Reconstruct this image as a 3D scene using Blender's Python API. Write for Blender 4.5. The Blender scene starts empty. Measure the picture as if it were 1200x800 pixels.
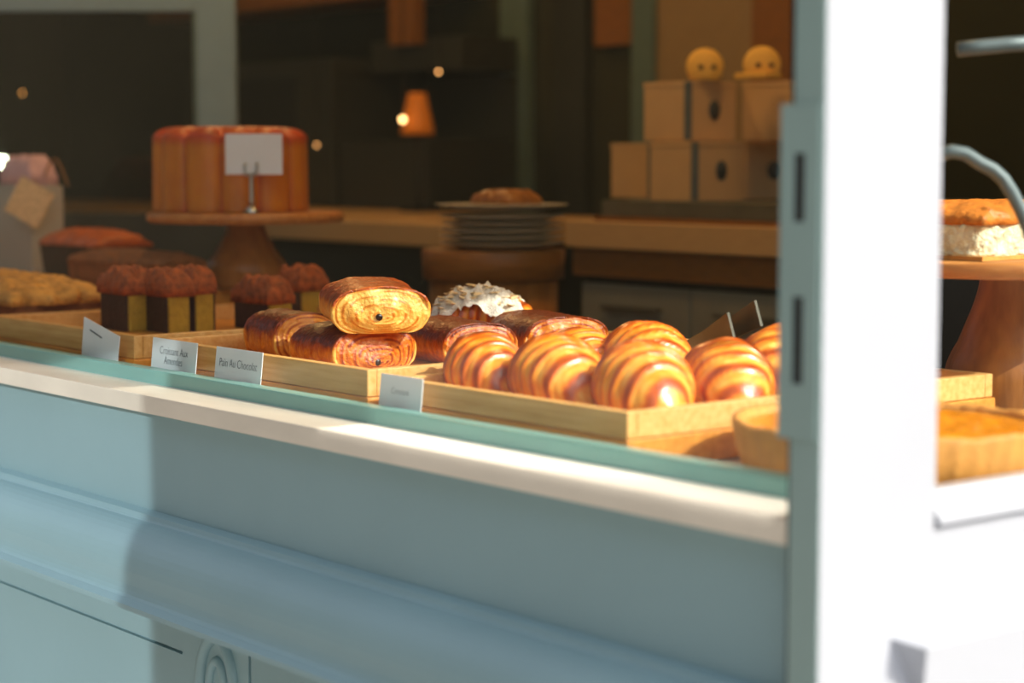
import bpy, bmesh, math, random
from mathutils import Vector, Matrix, noise, Euler

random.seed(7)
SC = bpy.context.scene
COL = SC.collection
R = math.radians
PI = math.pi

# ------------------------------------------------------------------ camera
cam_data = bpy.data.cameras.new('camera')
cam = bpy.data.objects.new('camera', cam_data)
COL.objects.link(cam)
cam.location = (0.96, -1.018, 1.2)
_f = Vector((-0.78086, 0.62470, 0)).normalized()
_p = R(-5.2169)
_fw = Vector((_f.x * math.cos(_p), _f.y * math.cos(_p), math.sin(_p)))
cam.rotation_euler = _fw.to_track_quat('-Z', 'Y').to_euler()
cam_data.sensor_width = 36
cam_data.lens = 69
cam_data.clip_start = 0.05
cam_data.dof.use_dof = True
cam_data.dof.focus_distance = 2.06
cam_data.dof.aperture_fstop = 3.5
SC.camera = cam

# ------------------------------------------------------------------ sky, sun, exposure
world = bpy.data.worlds.new('world')
SC.world = world
world.use_nodes = True
wn = world.node_tree
wn.nodes.clear()
sky = wn.nodes.new('ShaderNodeTexSky')
sky.sky_type = 'NISHITA'
sky.sun_disc = False
sky.sun_elevation = R(38)
sky.sun_rotation = R(68)
sky.dust_density = 4.5
sky.ozone_density = 0.6
bg = wn.nodes.new('ShaderNodeBackground')
bg.inputs['Strength'].default_value = 0.26
wo = wn.nodes.new('ShaderNodeOutputWorld')
hs = wn.nodes.new('ShaderNodeHueSaturation')      # a hazier, paler sky all over
hs.inputs['Saturation'].default_value = 0.5
wn.links.new(sky.outputs['Color'], hs.inputs['Color'])
wn.links.new(hs.outputs['Color'], bg.inputs['Color'])
wn.links.new(bg.outputs[0], wo.inputs['Surface'])

def light(name, kind, loc, energy, color, **kw):
    d = bpy.data.lights.new(name, kind)
    d.energy = energy
    d.color = color
    o = bpy.data.objects.new(name, d)
    COL.objects.link(o)
    o.location = loc
    for k, v in kw.items():
        setattr(d, k, v)
    return o

# the sun stands beyond the sunlit side of the shop, almost in the plane of its front
SUN_AZ, SUN_EL = R(22), R(38)
sd = Vector((math.cos(SUN_AZ) * math.cos(SUN_EL), math.sin(SUN_AZ) * math.cos(SUN_EL), math.sin(SUN_EL)))
sun = light('sun', 'SUN', (6, 1, 6), 5.6, (1.0, 0.93, 0.82), angle=R(0.6))
sun.rotation_euler = sd.to_track_quat('Z', 'Y').to_euler()

# lamp standing in for sunlight thrown back by a window pane across the street, a soft upright patch on the left of the front
gl = light('glint_lamp', 'AREA', (0.0, 0.0, 0.0), 5.6, (0.95, 1.0, 0.98), shape='RECTANGLE', size=2.6, size_y=1.1, spread=R(0.4))
gd = Vector((0.64, -0.74, 0.34)).normalized()      # from the wall back towards that pane
gl.location = Vector((-0.862, -0.045, 0.44)) + gd * 4.0 + Vector((-0.785, -0.62, 0)).normalized() * 1.3
gl.rotation_euler = gd.to_track_quat('Z', 'Y').to_euler()

# unseen added lamp lays a slim bar of sun along the marble sill
g2 = light('glint_lamp', 'AREA', (0.0, 0.0, 0.0), 0.125, (1.0, 0.97, 0.9), shape='RECTANGLE', size=0.56, size_y=0.040, spread=R(0.3))
d2 = Vector((0.0, -0.6, 0.8)).normalized()
g2.location = Vector((-0.235, -0.036, 0.962)) + d2 * 3.0
g2.rotation_euler = Matrix(((1, 0, 0), (0, 0.8, -0.6), (0, 0.6, 0.8))).to_euler()

# warm lamps of the shop
for i, (p, e) in enumerate([((-0.95, 0.75, 2.35), 14), ((-1.9, 0.7, 2.35), 14), ((-0.9, 1.0, 2.4), 8), ((-3.2, 1.6, 2.4), 12)]):
    light('shop_lamp', 'POINT', p, e, (1.0, 0.58, 0.21), shadow_soft_size=0.05)

SC.view_settings.view_transform = 'Standard'
SC.view_settings.look = 'None'
SC.view_settings.gamma = 1
SC.view_settings.use_curve_mapping = False
SC.view_settings.exposure = 0.0

# ------------------------------------------------------------------ materials
def srgb(r, g, b):
    f = lambda c: c / 12.92 if c <= 0.04045 else ((c + 0.055) / 1.055) ** 2.4
    return (f(r / 255), f(g / 255), f(b / 255), 1)

def mat(name, col, rough=0.5, metal=0.0, var=0.12, scale=30, bump=0.0, bscale=None, stretch=None, coat=0.0, spec=0.5, sss=0):
    m = bpy.data.materials.new(name)
    m.use_nodes = True
    nt = m.node_tree
    b = nt.nodes['Principled BSDF']
    b.inputs['Roughness'].default_value = rough
    b.inputs['Metallic'].default_value = metal
    b.inputs['Coat Weight'].default_value = coat
    b.inputs['Specular IOR Level'].default_value = spec
    if sss:
        b.inputs['Subsurface Weight'].default_value = sss
        b.inputs['Subsurface Radius'].default_value = (0.01, 0.006, 0.003)
    tc = nt.nodes.new('ShaderNodeTexCoord')
    mp = nt.nodes.new('ShaderNodeMapping')
    mp.inputs['Scale'].default_value = stretch or (1, 1, 1)
    nz = nt.nodes.new('ShaderNodeTexNoise')
    nz.inputs['Scale'].default_value = scale
    nz.inputs['Detail'].default_value = 4
    rp = nt.nodes.new('ShaderNodeValToRGB')
    c = col
    rp.color_ramp.elements[0].color = (c[0] * (1 - var), c[1] * (1 - var), c[2] * (1 - var), 1)
    rp.color_ramp.elements[1].color = (min(1, c[0] * (1 + var)), min(1, c[1] * (1 + var)), min(1, c[2] * (1 + var)), 1)
    rp.color_ramp.elements[0].position = 0.3
    rp.color_ramp.elements[1].position = 0.7
    nt.links.new(tc.outputs['Object'], mp.inputs['Vector'])
    nt.links.new(mp.outputs[0], nz.inputs['Vector'])
    nt.links.new(nz.outputs[0], rp.inputs[0])
    nt.links.new(rp.outputs[0], b.inputs['Base Color'])
    if bump:
        nb = nt.nodes.new('ShaderNodeTexNoise')
        nb.inputs['Scale'].default_value = bscale or scale * 3
        nb.inputs['Detail'].default_value = 5
        nt.links.new(mp.outputs[0], nb.inputs['Vector'])
        bp = nt.nodes.new('ShaderNodeBump')
        bp.inputs['Strength'].default_value = bump
        bp.inputs['Distance'].default_value = 0.01
        nt.links.new(nb.outputs[0], bp.inputs['Height'])
        nt.links.new(bp.outputs[0], b.inputs['Normal'])
    return m

def bake_mat(name, stops, rough=0.35, coat=0.0, bump=0.25, bscale=180, jitter=0.25, jscale=60):
    """Dough whose colour follows how far each spot has browned (vertex attribute «bake»)."""
    m = bpy.data.materials.new(name)
    m.use_nodes = True
    nt = m.node_tree
    b = nt.nodes['Principled BSDF']
    b.inputs['Roughness'].default_value = rough
    b.inputs['Coat Weight'].default_value = coat
    b.inputs['Coat Roughness'].default_value = 0.22
    b.inputs['Subsurface Weight'].default_value = 0.12
    b.inputs['Subsurface Radius'].default_value = (0.012, 0.006, 0.002)
    at = nt.nodes.new('ShaderNodeAttribute')
    at.attribute_name = 'bake'
    tc = nt.nodes.new('ShaderNodeTexCoord')
    nz = nt.nodes.new('ShaderNodeTexNoise')
    nz.inputs['Scale'].default_value = jscale
    nz.inputs['Detail'].default_value = 5
    nt.links.new(tc.outputs['Object'], nz.inputs['Vector'])
    ma = nt.nodes.new('ShaderNodeMath')
    ma.operation = 'MULTIPLY_ADD'
    ma.inputs[1].default_value = jitter
    ma.inputs[2].default_value = -jitter / 2
    nt.links.new(nz.outputs[0], ma.inputs[0])
    ad = nt.nodes.new('ShaderNodeMath')
    ad.operation = 'ADD'
    nt.links.new(at.outputs['Fac'], ad.inputs[0])
    nt.links.new(ma.outputs[0], ad.inputs[1])
    rp = nt.nodes.new('ShaderNodeValToRGB')
    els = rp.color_ramp.elements
    while len(els) < len(stops):
        els.new(0.5)
    for e, (p, c) in zip(els, stops):
        e.position = p
        e.color = c
    nt.links.new(ad.outputs[0], rp.inputs[0])
    nt.links.new(rp.outputs[0], b.inputs['Base Color'])
    nb = nt.nodes.new('ShaderNodeTexNoise')
    nb.inputs['Scale'].default_value = bscale
    nb.inputs['Detail'].default_value = 6
    nt.links.new(tc.outputs['Object'], nb.inputs['Vector'])
    bp = nt.nodes.new('ShaderNodeBump')
    bp.inputs['Strength'].default_value = bump
    bp.inputs['Distance'].default_value = 0.004
    nt.links.new(nb.outputs[0], bp.inputs['Height'])
    nt.links.new(bp.outputs[0], b.inputs['Normal'])
    return m

def wood(name, c1, c2, stretch=(2, 30, 30), rough=0.5):
    m = mat(name, c1, rough, var=0.0, scale=4, stretch=stretch, bump=0.08, bscale=12)
    rp = [n for n in m.node_tree.nodes if n.type == 'VALTORGB'][0]
    rp.color_ramp.elements[0].color = c1
    rp.color_ramp.elements[1].color = c2
    return m

def glass_mat(name, tint=(0.97, 0.985, 0.98, 1), ior=1.45):
    m = bpy.data.materials.new(name)
    m.use_nodes = True
    nt = m.node_tree
    nt.nodes.clear()
    tr = nt.nodes.new('ShaderNodeBsdfTransparent')
    tr.inputs['Color'].default_value = tint
    gg = nt.nodes.new('ShaderNodeBsdfGlossy')
    gg.inputs['Roughness'].default_value = 0.02
    lw = nt.nodes.new('ShaderNodeLayerWeight')          # Schlick's curve, the same from either side of the pane
    lw.inputs['Blend'].default_value = 0.5
    pw = nt.nodes.new('ShaderNodeMath')
    pw.operation = 'POWER'
    pw.inputs[1].default_value = 5
    fr = nt.nodes.new('ShaderNodeMath')
    fr.operation = 'MULTIPLY_ADD'
    fr.inputs[1].default_value = 0.96
    fr.inputs[2].default_value = 0.03
    nt.links.new(lw.outputs['Facing'], pw.inputs[0])
    nt.links.new(pw.outputs[0], fr.inputs[0])
    mx = nt.nodes.new('ShaderNodeMixShader')
    out = nt.nodes.new('ShaderNodeOutputMaterial')
    nt.links.new(fr.outputs[0], mx.inputs[0])
    nt.links.new(tr.outputs[0], mx.inputs[1])
    nt.links.new(gg.outputs[0], mx.inputs[2])
    nt.links.new(mx.outputs[0], out.inputs['Surface'])
    return m

def emit_mat(name, col, strength):
    m = bpy.data.materials.new(name)
    m.use_nodes = True
    b = m.node_tree.nodes['Principled BSDF']
    b.inputs['Base Color'].default_value = col
    b.inputs['Emission Color'].default_value = col
    b.inputs['Emission Strength'].default_value = strength
    return m

M = {}
M['paint'] = mat('blue_grey_paint', srgb(144, 176, 184), 0.45, var=0.03, scale=6, bump=0.03, bscale=60)
M['paint_white'] = mat('pale_paint', srgb(170, 174, 182), 0.4, var=0.02, scale=6)
M['paint_post'] = mat('grey_green_paint', srgb(146, 172, 170), 0.4, var=0.04, scale=10)
M['bead'] = mat('sea_green_bead', srgb(126, 178, 172), 0.3, var=0.04, scale=10)
M['marble'] = mat('cream_marble', srgb(234, 224, 208), 0.3, var=0.09, scale=7, stretch=(1, 3, 3))
M['dark'] = mat('dark_recess', srgb(44, 48, 48), 0.7)
M['oak'] = wood('pale_oak', srgb(208, 154, 78), srgb(230, 184, 116), (3, 40, 40), 0.45)
M['oak_board'] = wood('honey_oak', srgb(192, 122, 40), srgb(218, 150, 64), (3, 40, 40), 0.4)
M['walnut'] = wood('turned_wood', srgb(124, 74, 26), srgb(168, 108, 48), (14, 14, 2), 0.35)
M['plate_wood'] = wood('cake_plate_wood', srgb(172, 104, 46), srgb(200, 136, 70), (3, 30, 30), 0.4)
M['counter'] = mat('pale_stone_counter', srgb(190, 178, 160), 0.35, var=0.06, scale=12)
M['glass'] = glass_mat('window_glass')
M['case_glass'] = glass_mat('smoky_screen_glass', (0.62, 0.6, 0.5, 1))
M['card'] = mat('white_card', srgb(228, 232, 236), 0.6, var=0.01)
M['ink'] = mat('grey_ink', srgb(92, 104, 112), 0.7)
M['steel'] = mat('steel', srgb(190, 190, 186), 0.28, metal=1.0, var=0.03)
M['brown_wall'] = mat('dark_brown_wall', srgb(44, 46, 30), 0.8, var=0.25, scale=2)
M['black'] = mat('black_panel', srgb(20, 22, 18), 0.5, var=0.2, scale=4)
M['charcoal'] = mat('charcoal_panel', srgb(44, 44, 34), 0.45, var=0.2, scale=4)
M['teal_frame'] = mat('teal_grey_frame', srgb(92, 112, 106), 0.5, var=0.06)
M['grey_frame'] = mat('slate_blue_frame', srgb(126, 150, 164), 0.5, var=0.04)
M['beige'] = mat('beige_panel', srgb(150, 122, 84), 0.7, var=0.05)
M['orange_wood'] = mat('orange_brown_wood', srgb(136, 84, 22), 0.5, var=0.15, stretch=(1, 1, 8))
M['cabinet'] = mat('grey_cabinet_paint', srgb(132, 128, 112), 0.5, var=0.04)
M['slab_dark'] = mat('dark_grey_slab', srgb(88, 84, 70), 0.5)
M['slab_light'] = mat('light_wood_top', srgb(196, 156, 104), 0.45, var=0.08, stretch=(1, 10, 10))
M['ceramic'] = mat('cream_ceramic', srgb(196, 186, 166), 0.3, var=0.03)
M['kraft'] = mat('tan_card_box', srgb(196, 158, 112), 0.7, var=0.03)
M['box_blue'] = mat('blue_grey_ribbon', srgb(86, 94, 96), 0.6)
M['emblem'] = mat('dark_blue_print', srgb(52, 58, 62), 0.6)
M['yellow'] = mat('warm_yellow_felt', srgb(232, 178, 78), 0.7, var=0.06)
M['bag'] = mat('grey_paper', srgb(176, 172, 160), 0.7, var=0.03)
M['pink_paper'] = mat('pink_tissue', srgb(214, 170, 170), 0.8, var=0.12, scale=60)
M['tag_paper'] = mat('gold_flecked_paper', srgb(226, 190, 140), 0.7, var=0.3, scale=160)
M['plaster'] = mat('warm_plaster', srgb(110, 92, 66), 0.9)
M['green_reflected'] = mat('dark_green_reflected', srgb(62, 80, 66), 0.9, var=0.3, scale=1.5)
M['stone'] = mat('warm_stone', srgb(84, 76, 56), 0.9, var=0.15, scale=1)
M['pave'] = mat('pavement', srgb(150, 146, 140), 0.9, var=0.1, scale=8)
M['chocolate'] = mat('dark_chocolate', srgb(34, 18, 12), 0.35)
M['cheese'] = mat('crumbly_cheese', srgb(242, 228, 190), 0.7, var=0.22, scale=120, bump=0.7, bscale=140)
M['cake_top'] = mat('browned_cake_top', srgb(206, 122, 40), 0.5, var=0.25, scale=60, bump=0.3)
M['tart_crust'] = mat('tart_crust', srgb(214, 150, 72), 0.6, var=0.12, scale=60, bump=0.2)
M['tart_filling'] = mat('amber_tart_filling', srgb(232, 142, 18), 0.25, var=0.22, scale=40, bump=0.3, coat=0.4)
M['crumb_yellow'] = mat('yellow_crumb', srgb(172, 138, 38), 0.8, var=0.15, scale=120, bump=0.4)
M['crust_dark'] = mat('dark_cake_crust', srgb(60, 40, 28), 0.6, var=0.25, scale=80, bump=0.3)
M['crumble'] = mat('brown_crumble', srgb(158, 74, 22), 0.6, var=0.5, scale=110, bump=0.6)
M['glaze_loaf'] = mat('glazed_loaf_top', srgb(190, 92, 28), 0.35, var=0.3, scale=40, bump=0.4)
M['choc_loaf'] = mat('dark_chocolate_crumb', srgb(52, 34, 22), 0.7, var=0.2, scale=80, bump=0.3)
M['banana_loaf'] = mat('brown_loaf_crumb', srgb(142, 84, 36), 0.7, var=0.25, scale=70, bump=0.4)
M['focaccia'] = mat('golden_gratin', srgb(214, 156, 70), 0.5, var=0.4, scale=50, bump=0.6)
M['sugar'] = mat('icing_sugar', srgb(238, 230, 214), 0.9, var=0.08, scale=150, bump=0.5)
M['almond'] = mat('toasted_almond', srgb(232, 206, 158), 0.6, var=0.12, scale=80)
DO = [(0.0, srgb(247, 192, 86)), (0.3, srgb(236, 148, 36)), (0.6, srgb(206, 92, 14)), (1.0, srgb(118, 38, 6))]
M['croissant'] = bake_mat('croissant_crust', DO, 0.3, 0.3, 0.15, 220)
DP = [(0.0, srgb(244, 196, 98)), (0.32, srgb(226, 144, 42)), (0.62, srgb(176, 76, 14)), (1.0, srgb(92, 28, 6))]
M['pain'] = bake_mat('pastry_crust', DP, 0.33, 0.15, 0.5, 300, 0.22, 150)
DB = [(0.0, srgb(204, 126, 16)), (0.4, srgb(182, 96, 8)), (0.75, srgb(190, 66, 8)), (1.0, srgb(128, 36, 4))]
M['brioche'] = bake_mat('brioche_crust', DB, 0.45, 0.1, 0.2, 120, 0.35, 40)
M['reflection_grey'] = mat('grey_reflection', srgb(96, 108, 110), 0.5, metal=0.3, var=0.02)  # darkened so the tubes look like a faint reflection
M['tong_metal'] = mat('dull_dark_steel', srgb(74, 72, 58), 0.5, metal=0.3, var=0.05)
M['bulb'] = emit_mat('warm_bulb', (1.0, 0.55, 0.2, 1), 9)
M['bulb_dim'] = emit_mat('dim_warm_bulb', (1.0, 0.45, 0.14, 1), 6)
M['highlight_white'] = emit_mat('white_highlight', (0.85, 1.0, 0.95, 1), 45)  # glow standing in for a reflected highlight
M['amber_glow'] = emit_mat('amber_lampshade', (0.8, 0.22, 0.01, 1), 0.10)

# ------------------------------------------------------------------ builders
def link(name, me, m=None, parent=None, smooth=False):
    o = bpy.data.objects.new(name, me)
    COL.objects.link(o)
    if m is not None and not me.materials:
        me.materials.append(M[m] if isinstance(m, str) else m)
    if smooth:
        me.polygons.foreach_set('use_smooth', [True] * len(me.polygons))
    if parent:
        o.parent = parent
    return o

def pyd(name, v, f, m, parent=None, smooth=False, bake=None):
    me = bpy.data.meshes.new(name)
    me.from_pydata([tuple(p) for p in v], [], f)
    me.update()
    if bake is not None:
        a = me.attributes.new('bake', 'FLOAT', 'POINT')
        a.data.foreach_set('value', bake)
    bm = bmesh.new()
    bm.from_mesh(me)
    bmesh.ops.recalc_face_normals(bm, faces=bm.faces)
    bm.to_mesh(me)
    bm.free()
    return link(name, me, m, parent, smooth)

def frombm(name, bm, m, parent=None, smooth=False):
    me = bpy.data.meshes.new(name)
    bmesh.ops.recalc_face_normals(bm, faces=bm.faces)
    bm.to_mesh(me)
    bm.free()
    return link(name, me, m, parent, smooth)

def addbox(bm, x0, x1, y0, y1, z0, z1, bev=0.0):
    r = bmesh.ops.create_cube(bm, size=1)
    vs = r['verts']
    for v in vs:
        v.co = Vector(((x0 + x1) / 2 + v.co.x * (x1 - x0), (y0 + y1) / 2 + v.co.y * (y1 - y0), (z0 + z1) / 2 + v.co.z * (z1 - z0)))
    if bev:
        es = list({e for v in vs for e in v.link_edges})
        bmesh.ops.bevel(bm, geom=es, offset=bev, segments=2, affect='EDGES', profile=0.6)

def box(name, x0, x1, y0, y1, z0, z1, m, parent=None, bev=0.0):
    bm = bmesh.new()
    addbox(bm, x0, x1, y0, y1, z0, z1, bev)
    return frombm(name, bm, m, parent)

def grid(name, nu, nv, fn, m, parent=None, close_u=False, cap=False, bake=False):
    """A closed skin from fn(i, j) -> point (or (point, bake)); v runs round, u along; caps close the ends."""
    v, bk = [], []
    for i in range(nu):
        for j in range(nv):
            r = fn(i / (nu - 1), j / nv)
            if bake:
                v.append(r[0]); bk.append(r[1])
            else:
                v.append(r)
    f = []
    for i in range(nu - 1):
        for j in range(nv):
            f.append((i * nv + j, i * nv + (j + 1) % nv, (i + 1) * nv + (j + 1) % nv, (i + 1) * nv + j))
    if cap:
        for row, rev in ((0, False), (nu - 1, True)):
            c = Vector((0, 0, 0))
            for j in range(nv):
                c += Vector(v[row * nv + j])
            v.append(c / nv)
            if bake:
                bk.append(sum(bk[row * nv:(row + 1) * nv]) / nv)
            k = len(v) - 1
            for j in range(nv):
                f.append((row * nv + j, row * nv + (j + 1) % nv, k))
    return pyd(name, v, f, m, parent, True, bk if bake else None)

def lathe(name, prof, m, parent=None, n=48, c=(0, 0, 0)):
    def fn(u, w):
        k = round(u * (len(prof) - 1))
        r, z = prof[k]
        return (c[0] + r * math.cos(2 * PI * w), c[1] + r * math.sin(2 * PI * w), c[2] + z)
    return grid(name, len(prof), n, fn, m, parent, cap=True)

def extr(name, prof, x0, x1, m, parent=None, smooth=False):
    """Prism along X of a closed (y, z) profile."""
    n = len(prof)
    v = [(x0, y, z) for y, z in prof] + [(x1, y, z) for y, z in prof]
    f = [(i, (i + 1) % n, n + (i + 1) % n, n + i) for i in range(n)] + [tuple(range(n)), tuple(range(2 * n - 1, n - 1, -1))]
    return pyd(name, v, f, m, parent, smooth)

def tube(name, pts, r, m, parent=None, n=12):
    pts = [Vector(p) for p in pts]
    def fn(u, w):
        k = min(len(pts) - 1, round(u * (len(pts) - 1)))
        a, b = pts[max(0, k - 1)], pts[min(len(pts) - 1, k + 1)]
        t = (b - a).normalized()
        s = t.cross(Vector((0, 0, 1)))
        if s.length < 1e-3:
            s = Vector((1, 0, 0))
        s.normalize()
        q = s.cross(t)
        return pts[k] + s * (r * math.cos(2 * PI * w)) + q * (r * math.sin(2 * PI * w))
    return grid(name, len(pts), n, fn, m, parent, cap=True)

def tag(o, label, cat, group=None):
    o['label'] = label
    o['category'] = cat
    if group:
        o['group'] = group
    return o

def thing(name, label, cat, loc=(0, 0, 0), rz=0.0, group=None):
    o = bpy.data.objects.new(name, None)
    o.empty_display_size = 0.05
    COL.objects.link(o)
    o.location = loc
    o.rotation_euler = (0, 0, rz)
    return tag(o, label, cat, group)

def struct(o, label=None):
    o['kind'] = 'structure'
    if label:
        o['label'] = label
    return o

def copy_tree(o, parent=None):
    c = o.copy()
    COL.objects.link(c)
    if parent:
        c.parent = parent
    for ch in list(o.children):
        copy_tree(ch, c)
    return c

def nz(p, s=1.0, seed=0.0):
    return noise.noise(Vector((p[0] * s + seed, p[1] * s + seed * 1.7, p[2] * s - seed)))

def sstep(a, b, x):
    t = max(0, min(1, (x - a) / (b - a)))
    return t * t * (3 - 2 * t)

# ------------------------------------------------------------------ shop front: riser, sill, glazing, corner
XL = -4.2
fl = struct(box('floor', XL - 1.2, 0.064, -0.03, 2.16, -0.02, 0.0, 'orange_wood'))
struct(box('pavement', -9, 8, -9, -0.045, -0.04, -0.001, 'pave'), 'grey pavement outside the shop')
ce = struct(box('ceiling', XL - 1.2, 0.064, 0.0, 2.16, 2.6, 2.65, 'plaster'))
struct(box('wall_back', XL - 1.2, 0.064, 2.08, 2.16, 0, 2.6, 'brown_wall'))
struct(box('wall_left', XL - 1.28, XL - 1.2, -0.03, 2.16, 0, 2.6, 'brown_wall'))

YR = -0.045
wf = struct(box('wall_front', XL - 1.2, 0.063, YR, -0.008, 0, 0.943, 'paint'), 'blue grey panelled stall riser under the display window')
# groove and lower face stand a little forward of the riser
box('lower_panel', XL - 1.2, -0.79, YR - 0.005, YR, 0.25, 0.6985, 'paint', wf)
box('lower_rail', XL - 1.2, -0.79, YR - 0.005, YR, 0.702, 0.755, 'paint', wf)
box('corner_block', -0.79, -0.66, YR - 0.005, YR, 0.25, 0.755, 'paint', wf)
box('corner_panel', -0.655, 0.063, YR - 0.005, YR, 0.25, 0.755, 'paint', wf)
def ring(name, c, rx, rz_, rr, m, parent):
    def fn(u, w):
        a = 2 * PI * u
        k = 2 * PI * w
        return (c[0] + (rx + rr * math.cos(k)) * math.cos(a), c[1] + rr * math.sin(k), c[2] + (rz_ + rr * math.cos(k)) * math.sin(a))
    return grid(name, 49, 12, fn, m, parent)
ring('oval_ring', (-0.718, YR - 0.005, 0.672), 0.034, 0.058, 0.007, 'paint', wf)
ring('oval_ring', (-0.718, YR - 0.005, 0.668), 0.017, 0.038, 0.0055, 'paint', wf)

prof = [(YR + 0.001, 0.838), (YR - 0.012, 0.836), (YR - 0.014, 0.832)]
for k in range(11):
    a = k / 10 * PI / 2
    prof.append((YR - 0.016 - 0.044 * math.sin(a), 0.783 + 0.047 * math.cos(a)))
for k in range(1, 6):
    a = k / 5 * PI / 2
    prof.append((YR - 0.060 - 0.008 * (1 - math.cos(a)), 0.783 - 0.018 * math.sin(a)))
prof += [(YR - 0.074, 0.762), (YR - 0.074, 0.757), (YR - 0.066, 0.755), (YR + 0.001, 0.755)]
struct(extr('trim_2', prof, XL - 1.2, 0.060, 'paint'), 'rounded blue grey moulding across the stall riser')

struct(box('trim_1', XL - 1.2, 0.060, -0.062, 0.012, 0.943, 0.962, 'marble', bev=0.0015), 'pale veined marble sill under the display window')

w1 = struct(bpy.data.objects.new('window_1', None), 'long display window of the shop front')
COL.objects.link(w1)
box('glazing_bead', XL - 1.2, 0.062, -0.006, 0.012, 0.958, 0.977, 'bead', w1, 0.0015)['label'] = 'sea green bead along the foot of the glass'
box('pane', XL - 1.2, 0.0635, 0.0, 0.005, 0.976, 2.2, 'glass', w1)
box('head_rail', XL - 1.2, 0.0635, -0.03, 0.02, 2.2, 2.65, 'paint', w1)

w2 = struct(bpy.data.objects.new('window_2', None), 'sunlit side window beside the corner post')
COL.objects.link(w2)
PX = 0.092
box('pane', 0.078, 0.083, 0.050, 0.802, 0.972, 1.812, 'glass', w2)
box('stile', 0.064, PX, -0.0640, 0.053, 0, 2.65, 'paint_white', w2, 0.001)
box('shading_stile', 0.064, PX, 0.80, 2.16, 0, 2.65, 'paint_white', w2, 0.002)  # unseen; placed to keep sun off the back of the shop
box('head_rail', 0.064, PX, 0.0535, 0.7995, 1.81, 2.65, 'paint_white', w2)  # unseen; height chosen to cut the sun reaching the left pastries
# sloping bottom bead of the side window
v = [(0.070, 0.0535, 0.9715), (0.084, 0.0535, 0.9715), (PX + 0.004, 0.0535, 0.954), (PX + 0.004, 0.0535, 0.949), (0.070, 0.0535, 0.949)]
v = v + [(x, 0.7995, z) for x, y, z in v]
pyd('bottom_bead', v, [(i, (i + 1) % 5, 5 + (i + 1) % 5, 5 + i) for i in range(5)] + [(0, 1, 2, 3, 4), (9, 8, 7, 6, 5)], 'paint_white', w2)
struct(box('wall_right', 0.066, PX - 0.001, 0.0535, 0.7995, 0, 0.9485, 'paint_white'), 'white panel below the side window in full sun')

# corner post, seen edge on, with a slotted metal plate
cp = struct(bpy.data.objects.new('trim_3', None), 'grey green corner post with a slotted metal plate')
COL.objects.link(cp)
QY = -0.065
box('post', 0.065, PX - 0.0005, QY, -0.0642, 0, 2.65, 'paint_post', cp)
box('fillet', 0.0605, 0.0638, QY + 0.003, -0.0445, 0, 2.65, 'dark', cp)
bm = bmesh.new()
xa, xb, s0, s1 = 0.0545, 0.0885, 0.0665, 0.0765
for a, b in [(1.017, 1.054), (1.112, 1.161), (1.206, 1.238)]:
    addbox(bm, xa, xb, QY - 0.0015, QY - 0.0001, a, b)
for a, b in ((1.054, 1.112), (1.161, 1.206)):
    addbox(bm, xa, s0, QY - 0.0015, QY - 0.0001, a, b)
    addbox(bm, s1, xb, QY - 0.0015, QY - 0.0001, a, b)
frombm('slotted_plate', bm, M['paint_post'], cp)
for a, b in ((1.054, 1.112), (1.161, 1.206)):
    box('slot', s0, s1, QY - 0.0006, QY - 0.00005, a, b, 'dark', cp)

# projecting ledge on the sunlit side
bk = [(PX, 0.008, 0.876), (PX, -0.044, 0.834), (PX, -0.044, 0.60)]
fr = [(0.128, 0.003, 0.876), (0.128, -0.001, 0.834), (0.128, -0.001, 0.60)]
v = bk + fr + [(PX, 2.16, 0.876), (PX, 2.16, 0.60), (0.128, 2.16, 0.876), (0.128, 2.16, 0.60)]
struct(pyd('trim_4', v, [(0, 1, 4, 3), (1, 2, 5, 4), (0, 3, 8, 6), (3, 4, 5, 9, 8), (2, 7, 9, 5), (6, 8, 9, 7), (0, 6, 7, 2, 1)], 'paint_white'), 'projecting white ledge with a slanted end at lower right')

# houses across the street, seen only as a dim reflection
struct(box('wall_opposite', -40, 6.0, -8.4, -8.0, 0, 9, 'stone'), 'stone house fronts across the street')

struct(box('wall_reflected', 14, 14.4, -2, 34, 0, 7, 'green_reflected'), 'added dark green wall, unseen, mirrored in the side window')  # put in to darken what the side window reflects

# ------------------------------------------------------------------ display counter, trays and boards
dc = thing('display_counter', 'pale stone display counter behind the shop windows', 'counter', (-2.2, 0.35, 0))
box('worktop', -2.7, 2.262, -0.335, 0.33, 0.93, 0.95, 'counter', dc)
box('cabinet_body', -2.7, 2.26, -0.33, 0.30, 0, 0.93, 'cabinet', dc)

def tray(label, x0, x1, y0, y1, z0, z1, group):
    t = thing('wooden_tray', label, 'tray', (x0, y0, z0), 0, group)
    w, d, h, k = x1 - x0, y1 - y0, z1 - z0, 0.011
    box('front_rail', 0, w, 0, k, 0, h, 'oak', t, 0.0012)
    box('back_rail', 0, w, d - k, d, 0, h, 'oak', t, 0.0012)
    box('side_rail', 0, k, k + 0.0003, d - k - 0.0003, 0, h, 'oak', t, 0.0012)
    box('side_rail', w - k, w, k + 0.0003, d - k - 0.0003, 0, h, 'oak', t, 0.0012)
    box('tray_floor', k, w - k, k, d - k, 0, 0.006, 'oak_board', t)
    return t

def board(label, x0, x1, y0, y1, z0, z1):
    return tag(box('wooden_board', x0, x1, y0, y1, z0, z1, 'oak_board', bev=0.002), label, 'board', 'boards under the pastry trays')

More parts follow.
